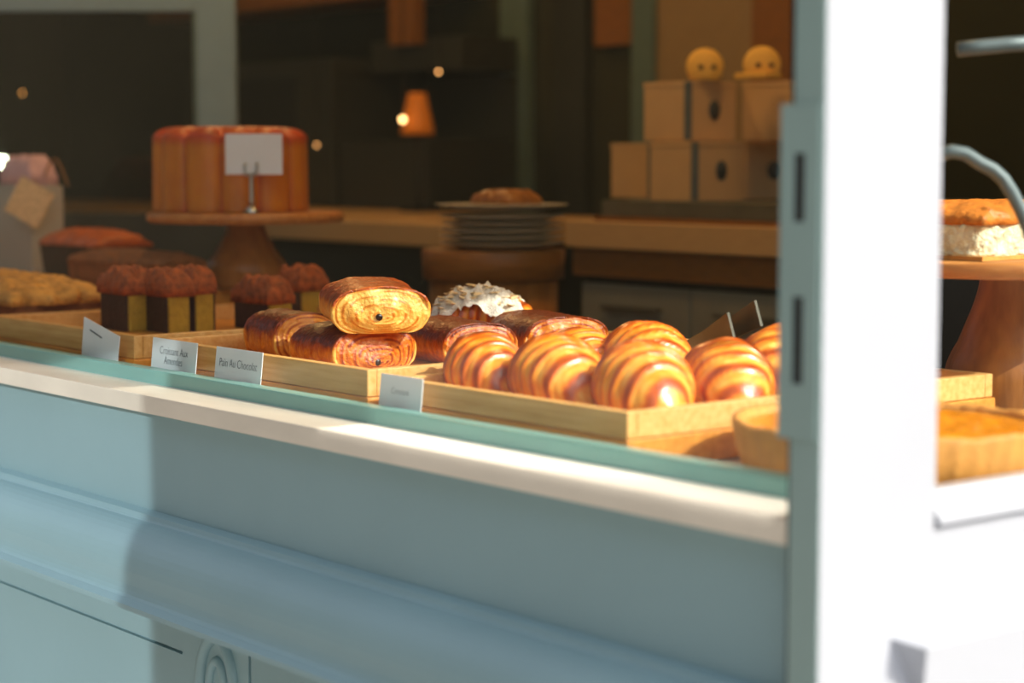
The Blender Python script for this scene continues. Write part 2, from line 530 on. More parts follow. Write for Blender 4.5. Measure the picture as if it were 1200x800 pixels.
T = 0.977
tray('pale wooden tray of croissants beside the corner post', -0.545, -0.2085, 0.036, 0.505, T, 0.999, 'pastry trays in the window')
tray('pale wooden tray holding the stacked chocolate pastries', -1.0, -0.578, 0.036, 0.505, T, 1.003, 'pastry trays in the window')
tray('wooden tray under the crumble topped cake bars', -1.42, -1.046, 0.036, 0.47, T, 1.003, 'pastry trays in the window')
board('honey coloured board under the croissant tray', -0.548, -0.206, 0.034, 0.507, 0.951, T - 0.0005)
board('honey coloured board under the tray of chocolate pastries', -1.003, -0.575, 0.034, 0.507, 0.951, T - 0.0005)
tray('long wooden tray at the far left under the gratin board', -2.3, -1.43, 0.036, 0.235, T, 1.003, 'pastry trays in the window')
board('honey coloured board under the far left tray', -2.303, -1.4265, 0.034, 0.237, 0.951, T - 0.0005)
board('honey coloured board under the cake bar tray', -1.423, -1.043, 0.034, 0.472, 0.951, T - 0.0005)

# ------------------------------------------------------------------ price cards against the glass
def text(body, size, parent, loc, rot, m='ink', align='CENTER', sx=1.0):
    c = bpy.data.curves.new('lettering', 'FONT')
    c.body = body
    c.size = size
    c.align_x = align
    c.extrude = 0.00005
    c.space_line = 1.0
    c.offset = -0.0002
    o = bpy.data.objects.new('lettering', c)
    c.materials.append(M[m])
    dg = bpy.context.evaluated_depsgraph_get()
    COL.objects.link(o)
    bpy.context.view_layer.update()
    me = bpy.data.meshes.new_from_object(o.evaluated_get(bpy.context.evaluated_depsgraph_get()))
    bpy.data.objects.remove(o)
    me.materials.clear()
    t = link('lettering', me, m, parent)
    t.location = loc
    t.rotation_euler = rot
    t.scale = (sx, 1, 1)
    return t

def card(label, x, y, w, h, rz=0.0, lines=None, size=0.011, tilt=6):
    t = thing('price_card', label, 'card', (x, y, 0.951), rz, 'price cards behind the glass')
    hgt = h
    a = R(tilt)
    bm = bmesh.new()
    addbox(bm, -w / 2, w / 2, 0, 0.0008, 0, hgt)
    for v in bm.verts:
        v.co.y += v.co.z * math.tan(a)
    frombm('card_sheet', bm, M['card'], t)
    if lines:
        for k, (s, zz, sx) in enumerate(lines):
            text(s, size, t, (0, zz * math.tan(a) - 0.0004, zz), (PI / 2 - a, 0, 0), sx=sx)
    return t
card('white price card reading Croissant Aux Amendes', -0.922, 0.014, 0.098, 0.057, 0, [('Croissant Aux', 0.0405, 0.85), ('Amendes', 0.030, 0.85)], 0.0125)
card('grey white price card reading Pain Au Chocolat', -0.787, 0.014, 0.092, 0.057, 0, [('Pain Au Chocolat', 0.0375, 0.85)], 0.0125)
card('white price card in front of the croissant tray', -0.4985, 0.014, 0.066, 0.054, 0, [('Croissant', 0.037, 0.85)], 0.0085)
c1 = card('tilted warm grey price card at the left of the glass', -1.095, 0.014, 0.088, 0.062, 0, None)
for v in c1.children[0].data.vertices:
    if v.co.z > 0.05 and v.co.x > 0:
        v.co.z -= 0.010
    elif v.co.z > 0.05:
        v.co.z += 0.007
c1s = box('scribble', -0.026, 0.004, -0.0006, -0.0002, 0.0, 0.0014, 'ink', c1)
c1s.location = (0, 0.045 * math.tan(R(6)), 0.048)
c1s.rotation_euler = (R(-6), R(14), 0)

# ------------------------------------------------------------------ croissants
def croissant(name, label, L, Rr, bend, seed, group, mname='croissant', steps=5.0, amp=0.13, dark=0.0, nu=130, nv=56):
    t = thing(name, label, 'croissant', group=group)
    def fn(i, j):
        u = 2 * i - 1
        v = 2 * PI * j
        tw = u + 0.035 * math.sin(v + seed) + 0.02 * math.sin(2 * v + seed * 2)
        au = min(1.0, abs(tw))
        env = (max(0.0, 1 - abs(u) ** 2.6)) ** 0.62
        s = au * steps + 0.35
        f = s - math.floor(s)
        saw = f * f * 0.6 + f * 0.4
        saw *= 1 - sstep(0.90, 1.0, f)
        r = Rr * env * (0.93 + amp * saw) * (1 + 0.05 * nz((u * 2, math.cos(v), math.sin(v)), 1.5, seed))
        ang = bend * u
        sx = L / 2 * math.sin(ang) / max(1e-4, math.sin(bend)) if bend else L / 2 * u
        sy = -(L / 2) * (1 - math.cos(ang)) / max(1e-4, math.sin(bend)) if bend else 0
        nrm = Vector((math.sin(ang), math.cos(ang), 0))
        z = r * math.sin(v) * 0.98 - 0.50 * Rr * abs(u) ** 3      # the tips droop to the tray
        zf = -0.60 * Rr
        if z < zf:
            z = zf + (z - zf) * 0.08
        p = Vector((sx, sy, 0)) + nrm * (r * math.cos(v) * 1.08) + Vector((0, 0, z - zf))
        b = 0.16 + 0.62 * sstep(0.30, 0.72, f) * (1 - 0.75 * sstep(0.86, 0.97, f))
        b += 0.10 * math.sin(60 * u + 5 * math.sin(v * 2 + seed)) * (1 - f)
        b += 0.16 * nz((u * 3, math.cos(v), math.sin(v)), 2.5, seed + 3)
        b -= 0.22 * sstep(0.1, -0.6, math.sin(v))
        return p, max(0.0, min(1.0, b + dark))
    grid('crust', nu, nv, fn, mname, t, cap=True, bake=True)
    return t

GC = 'glazed croissants in the tray at the corner'
def place(o, p, rz, rx=0.0, ry=0.0, s=1.0):
    o.location = p
    o.rotation_euler = (rx, ry, rz)
    o.scale = (s, s, s)
    return o
zt = 0.9832
place(croissant('croissant', 'dull shaded croissant at the left front corner of the tray', 0.135, 0.037, 0.5, 1.0, GC, dark=0.10), (-0.505, 0.120, zt), R(150), s=0.95)  # its shade is painted in as extra browning
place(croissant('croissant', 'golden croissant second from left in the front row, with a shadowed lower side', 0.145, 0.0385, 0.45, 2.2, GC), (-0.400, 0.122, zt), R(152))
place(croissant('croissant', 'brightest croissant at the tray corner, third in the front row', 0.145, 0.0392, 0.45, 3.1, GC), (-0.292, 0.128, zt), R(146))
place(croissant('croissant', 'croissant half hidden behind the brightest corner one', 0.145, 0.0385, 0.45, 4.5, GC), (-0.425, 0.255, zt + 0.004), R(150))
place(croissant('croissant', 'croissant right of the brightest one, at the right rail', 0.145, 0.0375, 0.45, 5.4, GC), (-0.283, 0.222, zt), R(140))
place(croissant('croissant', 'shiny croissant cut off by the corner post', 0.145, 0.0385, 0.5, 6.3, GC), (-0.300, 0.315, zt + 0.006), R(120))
place(croissant('croissant', 'shaded croissant at the back, beside the chocolate pastries', 0.140, 0.036, 0.45, 7.7, GC, dark=0.06), (-0.530 + 0.03, 0.235, zt), R(155), s=0.95)  # shade here too is put into the crust colour

# almond croissant under icing sugar, with flakes
al = croissant('almond_croissant', 'almond croissant white with icing sugar behind the chocolate pastries', 0.150, 0.034, 0.4, 9.0, None, dark=0.05)
place(al, (-0.850, 0.385, zt + 0.014), R(35))
def sugar_fn(i, j):
    u, v = 2 * i - 1, 2 * j - 1
    x = u * 0.060
    y = v * 0.038
    e = max(0.0, 1 - u * u * 0.9 - v * v * 0.75)
    z = 0.018 + 0.040 * e ** 0.6 + 0.009 * nz((x, y, 0), 90, 4) + 0.006 * nz((x, y, 0), 220, 2)
    return (x, y - 0.006, z)
nn = 40
vv = [sugar_fn(i / nn, j / nn) for i in range(nn + 1) for j in range(nn + 1)]
ff = [(i * (nn + 1) + j, i * (nn + 1) + j + 1, (i + 1) * (nn + 1) + j + 1, (i + 1) * (nn + 1) + j) for i in range(nn) for j in range(nn)]
pyd('icing_sugar', vv, ff, 'sugar', al, True)
bm = bmesh.new()
for k in range(46):
    u, v = random.uniform(0.12, 0.88), random.uniform(0.1, 0.9)
    p = Vector(sugar_fn(u, v)) + Vector((0, 0, 0.0015))
    mt = Matrix.Translation(p) @ Euler((random.uniform(-.3, .3), random.uniform(-.3, .3), random.uniform(0, 6))).to_matrix().to_4x4() @ Matrix.Diagonal((0.0075, 0.0048, 0.0009, 1))
    bmesh.ops.create_icosphere(bm, subdivisions=1, radius=1, matrix=mt)
fo = frombm('almond_flakes', bm, M['almond'], al)
fo['kind'] = 'stuff'

# ------------------------------------------------------------------ pains au chocolat
def pain(label, W, H, L, seed, dark=0.0, sticks=1, group='chocolate pastries in the tray', pale_end=0.0, nv=72, low=0.004):
    """Rolled pastry along local X; the spiral end looks along +X."""
    t = thing('chocolate_pastry', label, 'pastry', group=group)
    a, b = W / 2, H / 2
    rings = []
    nb = 40
    for k in range(nb):
        u = k / (nb - 1)
        rings.append(('b', u))
    ends = [1.0, 0.97, 0.93, 0.88, 0.83, 0.78, 0.72, 0.67, 0.61, 0.56, 0.50, 0.45, 0.39, 0.34, 0.28, 0.23, 0.17, 0.11, 0.05]
    seq = [('l', q) for q in reversed(ends)] + rings + [('r', q) for q in ends]
    def cross(v, k):
        c, s = math.cos(v), math.sin(v)
        e = 2 / 2.5
        y = a * k * math.copysign(abs(c) ** e, c)
        z = b * k * math.copysign(abs(s) ** e, s)
        return y, z
    def fn(i, j):
        kind, q = seq[round(i * (len(seq) - 1))]
        v = 2 * PI * j
        if kind == 'b':
            u = 2 * q - 1
            lip = 0.035 * sstep(0.80, 0.97, abs(u)) - 0.06 * sstep(0.95, 1.0, abs(u))
            k = 1.0 + lip + 0.03 * nz((u * 2, math.cos(v), math.sin(v)), 1.6, seed)
            y, z = cross(v, k)
            x = u * L / 2
            top = sstep(-0.15, 0.45, math.sin(v) + 0.25 * nz((u * 3, math.cos(v) * 2, math.sin(v)), 2, seed))
            bk = 0.26 + 0.62 * top + 0.25 * nz((u * 6, math.cos(v) * 3, math.sin(v) * 3), 2, seed + 1)
            bk -= 0.45 * sstep(0.86, 1.0, abs(u)) * (0.4 + 0.6 * (1 - top))
            z += 0.0012 * nz((x * 250, y * 250, z * 250), 1, seed)
        else:
            sg = 1 if kind == 'r' else -1
            y, z = cross(v, q * 0.975)
            ph = (q * 7.5 + j + seed + 0.12 * nz((y * 40, z * 40, seed), 1)) % 1
            relief = 0.0020 * (ph - 0.5) * (0.4 + 0.6 * q)
            dome = 0.010 * (1 - q * q) + 0.004 * nz((y * 60, z * 60, 0), 1, seed)
            x = sg * (L / 2 + dome + relief - 0.001)
            z -= low * (1 - q)
            bk = 0.10 + pale_end + 0.5 * sstep(0.55, 0.95, ph) - 0.1 * sstep(0.1, 0.35, ph) + 0.12 * math.sin(v * 9 + q * 30) * 0.4
            bk += 0.35 * sstep(0.2, 1.0, math.sin(v)) * sstep(0.9, 1.0, q)
        zf = -b * 0.86
        if z < zf:
            z = zf + (z - zf) * 0.1
        return (x, y, z - zf), max(0, min(1, bk + dark))
    grid('crust', len(seq), nv, fn, 'pain', t, cap=True, bake=True)
    for k in range(sticks):
        o = lathe('chocolate_stick', [(0.0030, 0), (0.0036, 0.0006), (0.0036, L * 0.8), (0.0030, L * 0.8 + 0.001)], 'chocolate', t, 10)
        o.location = (-L / 2 + L * 0.2 + 0.0105, -0.004 + 0.02 * k, b * 0.86 - low)
        o.rotation_euler = (0, PI / 2, 0)
    return t

place(pain('pale spiral ended chocolate pastry on top of the pile', 0.100, 0.051, 0.085, 1.2, -0.02), (-0.728, 0.147, 1.0285), R(-24), R(0), R(4))
place(pain('dark glazed chocolate pastry with its spiral end at the front rail', 0.098, 0.050, 0.095, 2.7, 0.14, pale_end=0.26, low=0.010), (-0.7545, 0.138, zt), R(-3))
place(pain('broken ended chocolate pastry at the far left of the pile', 0.080, 0.056, 0.075, 4.1, 0.10, 0, pale_end=0.1), (-0.893, 0.150, zt), R(-4))
place(pain('sticky dark chocolate pastry beside the front one, its orange end turned right', 0.085, 0.050, 0.11, 5.6, 0.18, 0, pale_end=0.26), (-0.735, 0.265, zt), R(-12))
place(pain('glossy brown chocolate pastry at the right end, behind the croissants', 0.100, 0.052, 0.11, 6.9, 0.16, 0, pale_end=0.16), (-0.725, 0.380, zt), R(-15))
place(pain('orange chocolate pastry mostly hidden behind the pile', 0.095, 0.050, 0.10, 8.2, 0.02, 0, pale_end=0.2), (-0.905, 0.300, zt), R(-30))

# serving tongs leaning on the croissants
tg = thing('serving_tongs', 'dull metal serving tongs lying behind the croissants', 'tongs')
A, B = Vector((-0.4743, 0.3599, 1.0087)), Vector((-0.3500, 0.3127, 1.0518))
for k in (-1, 1):
    off = Vector((0.010, 0.008, 0.006)) * k
    pts = [A + off * 0.3, A.lerp(B, 0.5) + off * 0.8, B + off]
    dr = (B - A).normalized()
    wv = dr.cross(Vector((0.6, -0.7, 0.2))).normalized() * 0.011
    th = dr.cross(wv).normalized() * 0.0012
    v = []
    for p, sc in zip(pts, (1.0, 0.9, 1.15)):
        v += [p + wv * sc - th, p + wv * sc + th, p - wv * sc + th, p - wv * sc - th]
    f = [(0, 1, 2, 3), (8, 9, 10, 11)]
    for s in (0, 4):
        f += [(s + i, s + (i + 1) % 4, s + 4 + (i + 1) % 4, s + 4 + i) for i in range(4)]
    pyd('arm', v, f, 'tong_metal', tg)

# ------------------------------------------------------------------ crumble topped cake bars
def knob(x, y, seed):
    d = noise.voronoi(Vector((x * 75 + seed, y * 75, 0.3)))[0][0]
    e = noise.voronoi(Vector((x * 150 + seed, y * 150, 2.3)))[0][0]
    return math.sqrt(max(0.0, 1 - (d / 0.85) ** 2)) + 0.3 * math.sqrt(max(0.0, 1 - (e / 0.85) ** 2))

def lump(name, w, d, h, seed, m, parent, z0, n=34, rough=0.5):
    """Lumpy slab: flat underside, knobbly top."""
    def top(i, j):
        x, y = (i / n - 0.5) * w, (j / n - 0.5) * d
        ed = min(i, n - i, j, n - j) / (n * 0.18)
        k = min(1, ed) ** 0.6
        z = h * (0.35 + 0.65 * k) * (1 - rough * 0.5 + rough * (0.25 + 0.95 * knob(x, y, seed)))
        g = 1 + 0.10 * nz((x, y, 5), 60, seed)
        return (x * g, y * g, z0 + max(0.002, z))
    v = [top(i, j) for i in range(n + 1) for j in range(n + 1)]
    f = [(i * (n + 1) + j, i * (n + 1) + j + 1, (i + 1) * (n + 1) + j + 1, (i + 1) * (n + 1) + j) for i in range(n) for j in range(n)]
    rim = [i * (n + 1) for i in range(n + 1)] + [n * (n + 1) + j for j in range(1, n + 1)] + [i * (n + 1) + n for i in range(n - 1, -1, -1)] + [j for j in range(n - 1, 0, -1)]
    base = len(v)
    v += [(v[k][0], v[k][1], z0) for k in rim]
    q = len(rim)
    f += [(rim[k], rim[(k + 1) % q], base + (k + 1) % q, base + k) for k in range(q)]
    f.append(tuple(range(base, base + q)))
    return pyd(name, v, f, m, parent, True)

def cake_bar(label, loc, w=0.035, d=0.062, h=0.05, rz=0.0, seed=1.0):
    t = thing('cake_bar', label, 'cake', loc, rz, 'crumble topped cake bars')
    box('crumb', -w / 2, w / 2, -d / 2 + 0.003, d / 2 - 0.003, 0, h, 'crumb_yellow', t, 0.002)
    box('crust', -w / 2 + 0.0015, w / 2 - 0.0015, -d / 2, -d / 2 + 0.0025, 0, h, 'crust_dark', t, 0.001)
    box('crust', -w / 2 + 0.0015, w / 2 - 0.0015, d / 2 - 0.0025, d / 2, 0, h, 'crust_dark', t, 0.001)
    lump('crumble', w * 1.06, d * 1.1, 0.021, seed, 'crumble', t, h, rough=0.8)
    return t
cake_bar('dark sided cake bar with crumble top, leftmost of the row', (-1.3427, 0.1852, zt), 0.074, 0.045, 0.047, 0, 1)
cake_bar('dark sided crumble cake bar with a broad yellow cut face at the row front', (-1.2892, 0.2086, zt), 0.076, 0.036, 0.046, 0, 2)
cake_bar('crumble cake bar behind the front one, its yellow face in shade', (-1.2867, 0.2462, zt), 0.070, 0.032, 0.048, 0, 3)
cake_bar('crumble cake bar at the right end, dark side to the glass', (-1.2464, 0.3304, zt), 0.085, 0.040, 0.034, 0, 4)
cake_bar('crumble cake bar at the back beside the cake stand', (-1.3487, 0.4542, zt), 0.064, 0.045, 0.040, 0, 5)

# ------------------------------------------------------------------ loaf cakes and gratin slab on the left
rs = tag(box('wooden_riser', -2.75, -1.5945, 0.245, 0.64, 0.951, 1.010, 'oak_board', bev=0.002), 'low wooden riser carrying the loaf cakes and the paper bag', 'riser')
bd = tag(box('cutting_board', -0.20, 0.20, -0.075, 0.075, 0, 0.014, 'oak', bev=0.002), 'pale board under the crusty gratin slab at the left edge', 'board')
bd.location = (-1.652, 0.140, 0.9835)
bd.rotation_euler = (0, 0, R(0))
gs = thing('gratin_slab', 'long crusty golden baked slab on a board at the left edge', 'bake', (-1.652, 0.140, 0.9978))
lump('crust_top', 0.41, 0.14, 0.022, 3.3, 'focaccia', gs, 0.014, 34, 0.7)
box('base', -0.198, 0.198, -0.066, 0.066, 0, 0.0145, 'banana_loaf', gs, 0.004)

def loaf(name, label, loc, rz, L, W, H, top, side, seed):
    t = thing(name, label, 'cake', loc, rz, None)
    n = 40
    prof = [(-0.40, 0), (-0.44, 0.25), (-0.47, 0.55), (-0.49, 0.68), (0.49, 0.68), (0.47, 0.55), (0.44, 0.25), (0.40, 0)]
    v = [(-L / 2, y * W, z * H) for y, z in prof] + [(L / 2, y * W, z * H) for y, z in prof]
    f = [(i, (i + 1) % 8, 8 + (i + 1) % 8, 8 + i) for i in range(8)] + [tuple(range(8)), tuple(range(15, 7, -1))]
    pyd('loaf_body', v, f, side, t)
    def tp(i, j):
        u, w = 2 * i - 1, 2 * j - 1
        dome = max(0, 1 - abs(w) ** 2.2) ** 0.7 * (0.6 + 0.4 * max(0, 1 - abs(u) ** 4))
        crack = 0.10 * math.exp(-(w / 0.12) ** 2)
        z = 0.67 + 0.33 * dome * (1 - crack) + 0.05 * nz((u * 3, w * 2, 0), 2, seed)
        return (u * L / 2 * 1.01, w * W * 0.505, z * H)
    vv = [tp(i / n, j / 24) for i in range(n + 1) for j in range(25)]
    k = len(vv)
    vv += [(p[0], p[1], 0.655 * H) for p in vv]
    ff = []
    for i in range(n):
        for j in range(24):
            a = i * 25 + j
            ff.append((a, a + 1, a + 26, a + 25))
            ff.append((k + a, k + a + 25, k + a + 26, k + a + 1))
    rim = [i * 25 for i in range(n + 1)] + [n * 25 + j for j in range(1, 25)] + [i * 25 + 24 for i in range(n - 1, -1, -1)] + [j for j in range(23, 0, -1)]
    for q in range(len(rim)):
        a, b = rim[q], rim[(q + 1) % len(rim)]
        ff.append((a, b, k + b, k + a))
    pyd('loaf_top', vv, ff, top, t, True)
    return t
loaf('chocolate_loaf', 'dark chocolate loaf cake with an orange glazed top, beside the bag', (-1.9983, 0.4677, 1.0105), R(2), 0.20, 0.10, 0.082, 'glaze_loaf', 'choc_loaf', 2.0)
loaf('fruit_loaf', 'brown domed loaf cake in front of the chocolate loaf', (-1.6987, 0.3845, 1.0105), R(8), 0.24, 0.085, 0.060, 'banana_loaf', 'banana_loaf', 5.0)

# paper bag with a tag
pb = thing('paper_bag', 'pale grey square paper bag with tissue and a flecked tag at the left edge', 'bag', (-2.1561, 0.4295, 1.0105), R(0))
box('bag_body', -0.16, 0, 0, 0.06, 0, 0.150, 'bag', pb, 0.002)
tgp = box('tag', -0.034, 0.034, -0.0008, 0.0008, -0.033, 0.033, 'tag_paper', pb, 0.0)
tgp.location = (0.008, -0.006, 0.122)
tgp.rotation_euler = (R(-6), R(28), R(38))
tis = lump('tissue', 0.13, 0.05, 0.040, 6.0, 'pink_paper', pb, 0.1505, 18, 0.35)
tis.location = (-0.075, 0.03, 0)
tube('handle', [(-0.02 + 0.10 * k / 12, 0.03, 0.150 + 0.045 * math.sin(k / 12 * PI)) for k in range(13)], 0.0018, 'orange_wood', pb, 8)

# ------------------------------------------------------------------ cake stands
def cake_stand(label, loc, rp, h, rz):
    t = thing('cake_stand', label, 'cake stand', loc, rz, 'turned wooden cake stands')
    prof = [(0.050, 0), (0.056, 0.004), (0.0575, 0.012)]
    for k in range(1, 25):
        s = k / 24
        z = 0.012 + s * (h - 0.028)
        r = 0.0575 * (1 - sstep(0.15, 1.0, s)) + 0.028 * sstep(0.15, 1.0, s) + 0.004 * math.sin(min(1, s * 2.2) * PI) * (s < 0.45)
        prof.append((r, z))
    lathe('pedestal', prof, 'walnut', t)
    lathe('plate', [(rp * 0.96, h - 0.0155), (rp, h - 0.0125), (rp, h - 0.003), (rp - 0.003, h)], 'plate_wood', t, 72)
    return t
S1 = (-1.5977, 0.5157, 1.1234)
zp1 = 1.126
cake_stand('wooden cake stand carrying the fluted brioche', (S1[0], S1[1], 1.0105), 0.147, zp1 - 1.0105, 0)
S2 = (-0.2536, 0.5859, 1.1071)
zp2 = 1.107
cake_stand('wooden cake stand carrying the cheesecake behind the side window', (S2[0], S2[1], 0.951), 0.150, zp2 - 0.951, 0.4)

# fluted brioche
br = thing('brioche_loaf', 'tall fluted orange brown brioche on the left cake stand', 'bread', (-1.6117, 0.4990, 1.1297))
br.location.z = zp1 + 0.0005
br.rotation_euler = (0, 0, R(7))
NL = 12
def bri(i, j):
    # half along the side, half over the top
    a = 2 * PI * j
    lob = abs(math.cos(a * NL / 2)) ** 0.55
    if i < 0.5:
        s = i / 0.5
        z = s * 0.108
        rr = 0.117 * (0.90 + 0.10 * lob) * (1.0 - 0.012 * s)
        bk = 0.18 + 0.42 * (1 - sstep(0.0, 0.6, lob)) + 0.45 * sstep(0.86, 1.0, s) + 0.15 * sstep(0.15, 0, s)
    else:
        s = (i - 0.5) / 0.5
        k = math.cos(s * PI / 2)
        bulge = (1 - s) * s
        rr = 0.117 * (0.90 + 0.10 * lob) * (0.988 * k ** 0.75)
        z = 0.108 + 0.018 * math.sin(min(1, s * 1.6) * PI / 2) * (0.35 + 0.65 * max(lob, sstep(0.3, 0.7, s)))
        bk = 0.72 + 0.22 * nz((math.cos(a) * rr * 30, math.sin(a) * rr * 30, 1), 1, 3)
    p = (rr * math.cos(a), rr * math.sin(a), z)
    return p, max(0, min(1, bk + 0.18 * nz(p, 28, 2)))
grid('crust', 60, 240, bri, 'brioche', br, cap=True, bake=True)

# card on a metal holder in front of the brioche
hd = thing('card_holder', 'slim metal card holder with a small white card before the brioche', 'card holder', (-1.4799, 0.4551, 1.1316))
hd.location.z = zp1 + 0.0005
hd.rotation_euler = (0, 0, R(50))
lathe('base', [(0.011, 0), (0.012, 0.002), (0.008, 0.007), (0.005, 0.012)], 'steel', hd, 24)
lathe('stem', [(0.0038, 0.010), (0.0034, 0.02), (0.0030, 0.05), (0.0034, 0.056)], 'steel', hd, 16)
for k in (-1, 1):
    tube('prong', [(0.001 * k, -0.002, 0.054), (0.008 * k, -0.0035, 0.058), (0.0085 * k, -0.0035, 0.066), (0.0085 * k, -0.0035, 0.073)], 0.0022, 'steel', hd, 10)
box('card_sheet', -0.041 + 0.004, 0.041 + 0.004, -0.0006, 0.0006, 0.056, 0.114, 'card', hd)
box('prong_bar', -0.009, 0.009, -0.0018, -0.0008, 0.054, 0.058, 'steel', hd)

# cheesecake
ck = thing('cheesecake', 'crumbly white cheesecake slab with a browned top on the right cake stand', 'cake', (S2[0], S2[1], zp2 + 0.0005), R(3))
ck.location.x += -0.012
box('base_crust', -0.06, 0.06, -0.115, 0.105, 0, 0.004, 'tart_crust', ck)
def cheese_fn(i, j):
    a = 2 * PI * j
    c, s = math.cos(a), math.sin(a)
    e = 2 / 7
    x = 0.06 * math.copysign(abs(c) ** e, c)
    y = -0.005 + 0.11 * math.copysign(abs(s) ** e, s)
    z = 0.004 + i * 0.030
    g = 1 + 0.035 * nz((x, y, z), 90, 3) + 0.02 * nz((x, y, z), 200, 1)
    return (x * g, y * (1 + (g - 1) * 0.5), z)
grid('filling', 12, 160, cheese_fn, 'cheese', ck, cap=True)
lump('browned_top', 0.122, 0.222, 0.017, 8.0, 'cake_top', ck, 0.0335, 40, 0.35).location = (0, -0.005, 0)

# ------------------------------------------------------------------ tarts at the corner
def tart(label, loc, r, h, nf, seed):
    t = thing('tart', label, 'tart', loc)
    def fl_(a): return 1 + 0.018 * abs(math.sin(a * nf / 2))
    prof = [(0.0, 0.0), (0.86, 0.0), (0.90, 0.04), (0.97, 0.5), (1.0, 0.95), (0.995, 1.0), (0.95, 1.0), (0.93, 0.93), (0.92, 0.80), (0.0, 0.78)]
    def fn(i, j):
        k = round(i * (len(prof) - 1))
        q, z = prof[k]
        a = 2 * PI * j
        w = fl_(a) if 0.85 < q else 1
        z2 = z * h + (0.0022 * nz((math.cos(a) * 5, math.sin(a) * 5, q), 1.5, seed) if z > 0.9 else 0)
        return (q * r * w * math.cos(a), q * r * w * math.sin(a), z2)
    grid('pastry_case', len(prof), 144, fn, 'tart_crust', t)
    def ff_(i, j):
        a = 2 * PI * j
        q = i * 0.925 * r
        x, y = q * math.cos(a), q * math.sin(a)
        return (x, y, h * (0.90 + 0.16 * (1 - i)) + 0.004 * nz((x, y, 0), 60, seed) * (1 - i ** 4))
    grid('filling', 24, 96, ff_, 'tart_filling', t)
    return t
tart('large open tart with amber filling, half hidden by the corner post', (-0.055, 0.177, 0.9505), 0.123, 0.048, 48, 2)

# added tubes standing in for a street reflection on the side window
gr = thing('reflection_tube', 'pale curved tube standing in for a street reflection in the side window', 'tube')
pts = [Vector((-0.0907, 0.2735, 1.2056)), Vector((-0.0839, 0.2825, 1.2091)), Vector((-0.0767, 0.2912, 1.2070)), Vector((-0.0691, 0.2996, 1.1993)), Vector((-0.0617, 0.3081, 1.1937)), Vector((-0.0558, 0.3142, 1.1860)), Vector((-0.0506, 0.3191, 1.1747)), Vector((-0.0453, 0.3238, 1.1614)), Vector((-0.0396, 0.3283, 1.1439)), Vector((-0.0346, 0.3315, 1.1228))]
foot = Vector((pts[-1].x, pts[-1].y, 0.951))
tube('lower_reflection', pts, 0.0058, 'reflection_grey', gr)
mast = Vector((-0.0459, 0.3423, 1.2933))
tube('mast', [foot, Vector((mast.x, mast.y, 1.2)), Vector((mast.x, mast.y, mast.z + 0.05))], 0.006, 'reflection_grey', gr)  # mast and foot are invented to hold the reflection tubes
tube('upper_reflection', [Vector((-0.0872, 0.2906, 1.2926)), Vector((-0.0750, 0.3061, 1.2947)), Vector((-0.0620, 0.3227, 1.2968)), Vector((-0.0462, 0.3426, 1.2982))], 0.0062, 'reflection_grey', gr)
lathe('foot', [(0.03, 0), (0.032, 0.003), (0.03, 0.008), (0.008, 0.012)], 'reflection_grey', gr, 24, tuple(foot))

# ------------------------------------------------------------------ screen behind the display, left
sf = thing('glazed_partition', 'slate blue framed glass partition standing behind the brioche', 'partition', (-2.4635, 0.9716, 1.2000), R(51.34))
sf.location.z = 0
box('post', -0.038, 0.038, 0, 0.03, 1.10, 1.75, 'grey_frame', sf, 0.002)
box('post', -0.66, -0.60, 0, 0.03, 1.10, 1.75, 'grey_frame', sf, 0.002)
box('top_rail', -0.5995, -0.0385, 0.001, 0.029, 1.497, 1.60, 'grey_frame', sf, 0.002)
box('inner_lip', -0.046, -0.0385, 0.004, 0.026, 1.1005, 1.4965, 'teal_frame', sf)
box('pane', -0.5995, -0.0465, 0.012, 0.016, 1.1005, 1.4965, 'case_glass', sf)
box('base_panel', -0.66, 0.038, 0, 0.03, 0, 1.0995, 'charcoal', sf, 0.002)

# ------------------------------------------------------------------ back counters
bc = thing('back_counter', 'long dark counter with a pale yellow edge at the back', 'counter', (-3.4, 1.4, 0))
box('worktop', -1.4, 1.44, -0.25, 0.35, 1.043, 1.084, 'slab_light', bc, 0.002)
box('body', -1.4, 1.43, -0.20, 0.34, 0, 1.0425, 'black', bc)
sb = thing('sideboard', 'wooden topped sideboard with a grey painted front, carrying the gift boxes', 'sideboard', (-1.34, 1.4, 0))
box('top', -0.265, 0.30, -0.25, 0.35, 1.056, 1.101, 'slab_light', sb, 0.002)
box('drawer_front', -0.262, 0.297, -0.235, -0.215, 1.008, 1.055, 'orange_wood', sb, 0.002)
box('carcass', -0.255, 0.29, -0.21, 0.34, 0, 1.0555, 'black', sb)
for k in range(2):
    d = box('door', -0.250 + k * 0.27, 0.015 + k * 0.27, -0.225, -0.2105, 0.55, 0.995, 'cabinet', sb, 0.003)
    box('handle', -0.19 + k * 0.27, -0.05 + k * 0.27, -0.236, -0.2255, 0.955, 0.962, 'slab_dark', d)
tag(box('stone_slab', -1.545, -1.055, 1.18, 1.66, 1.109, 1.136, 'slab_dark', bev=0.002), 'dark grey slab under the gift boxes', 'slab')
tag(box('shelf_board', -1.56, -1.05, 1.175, 1.68, 1.1015, 1.1085, 'orange_wood'), 'thin orange brown board beneath the dark slab', 'board')

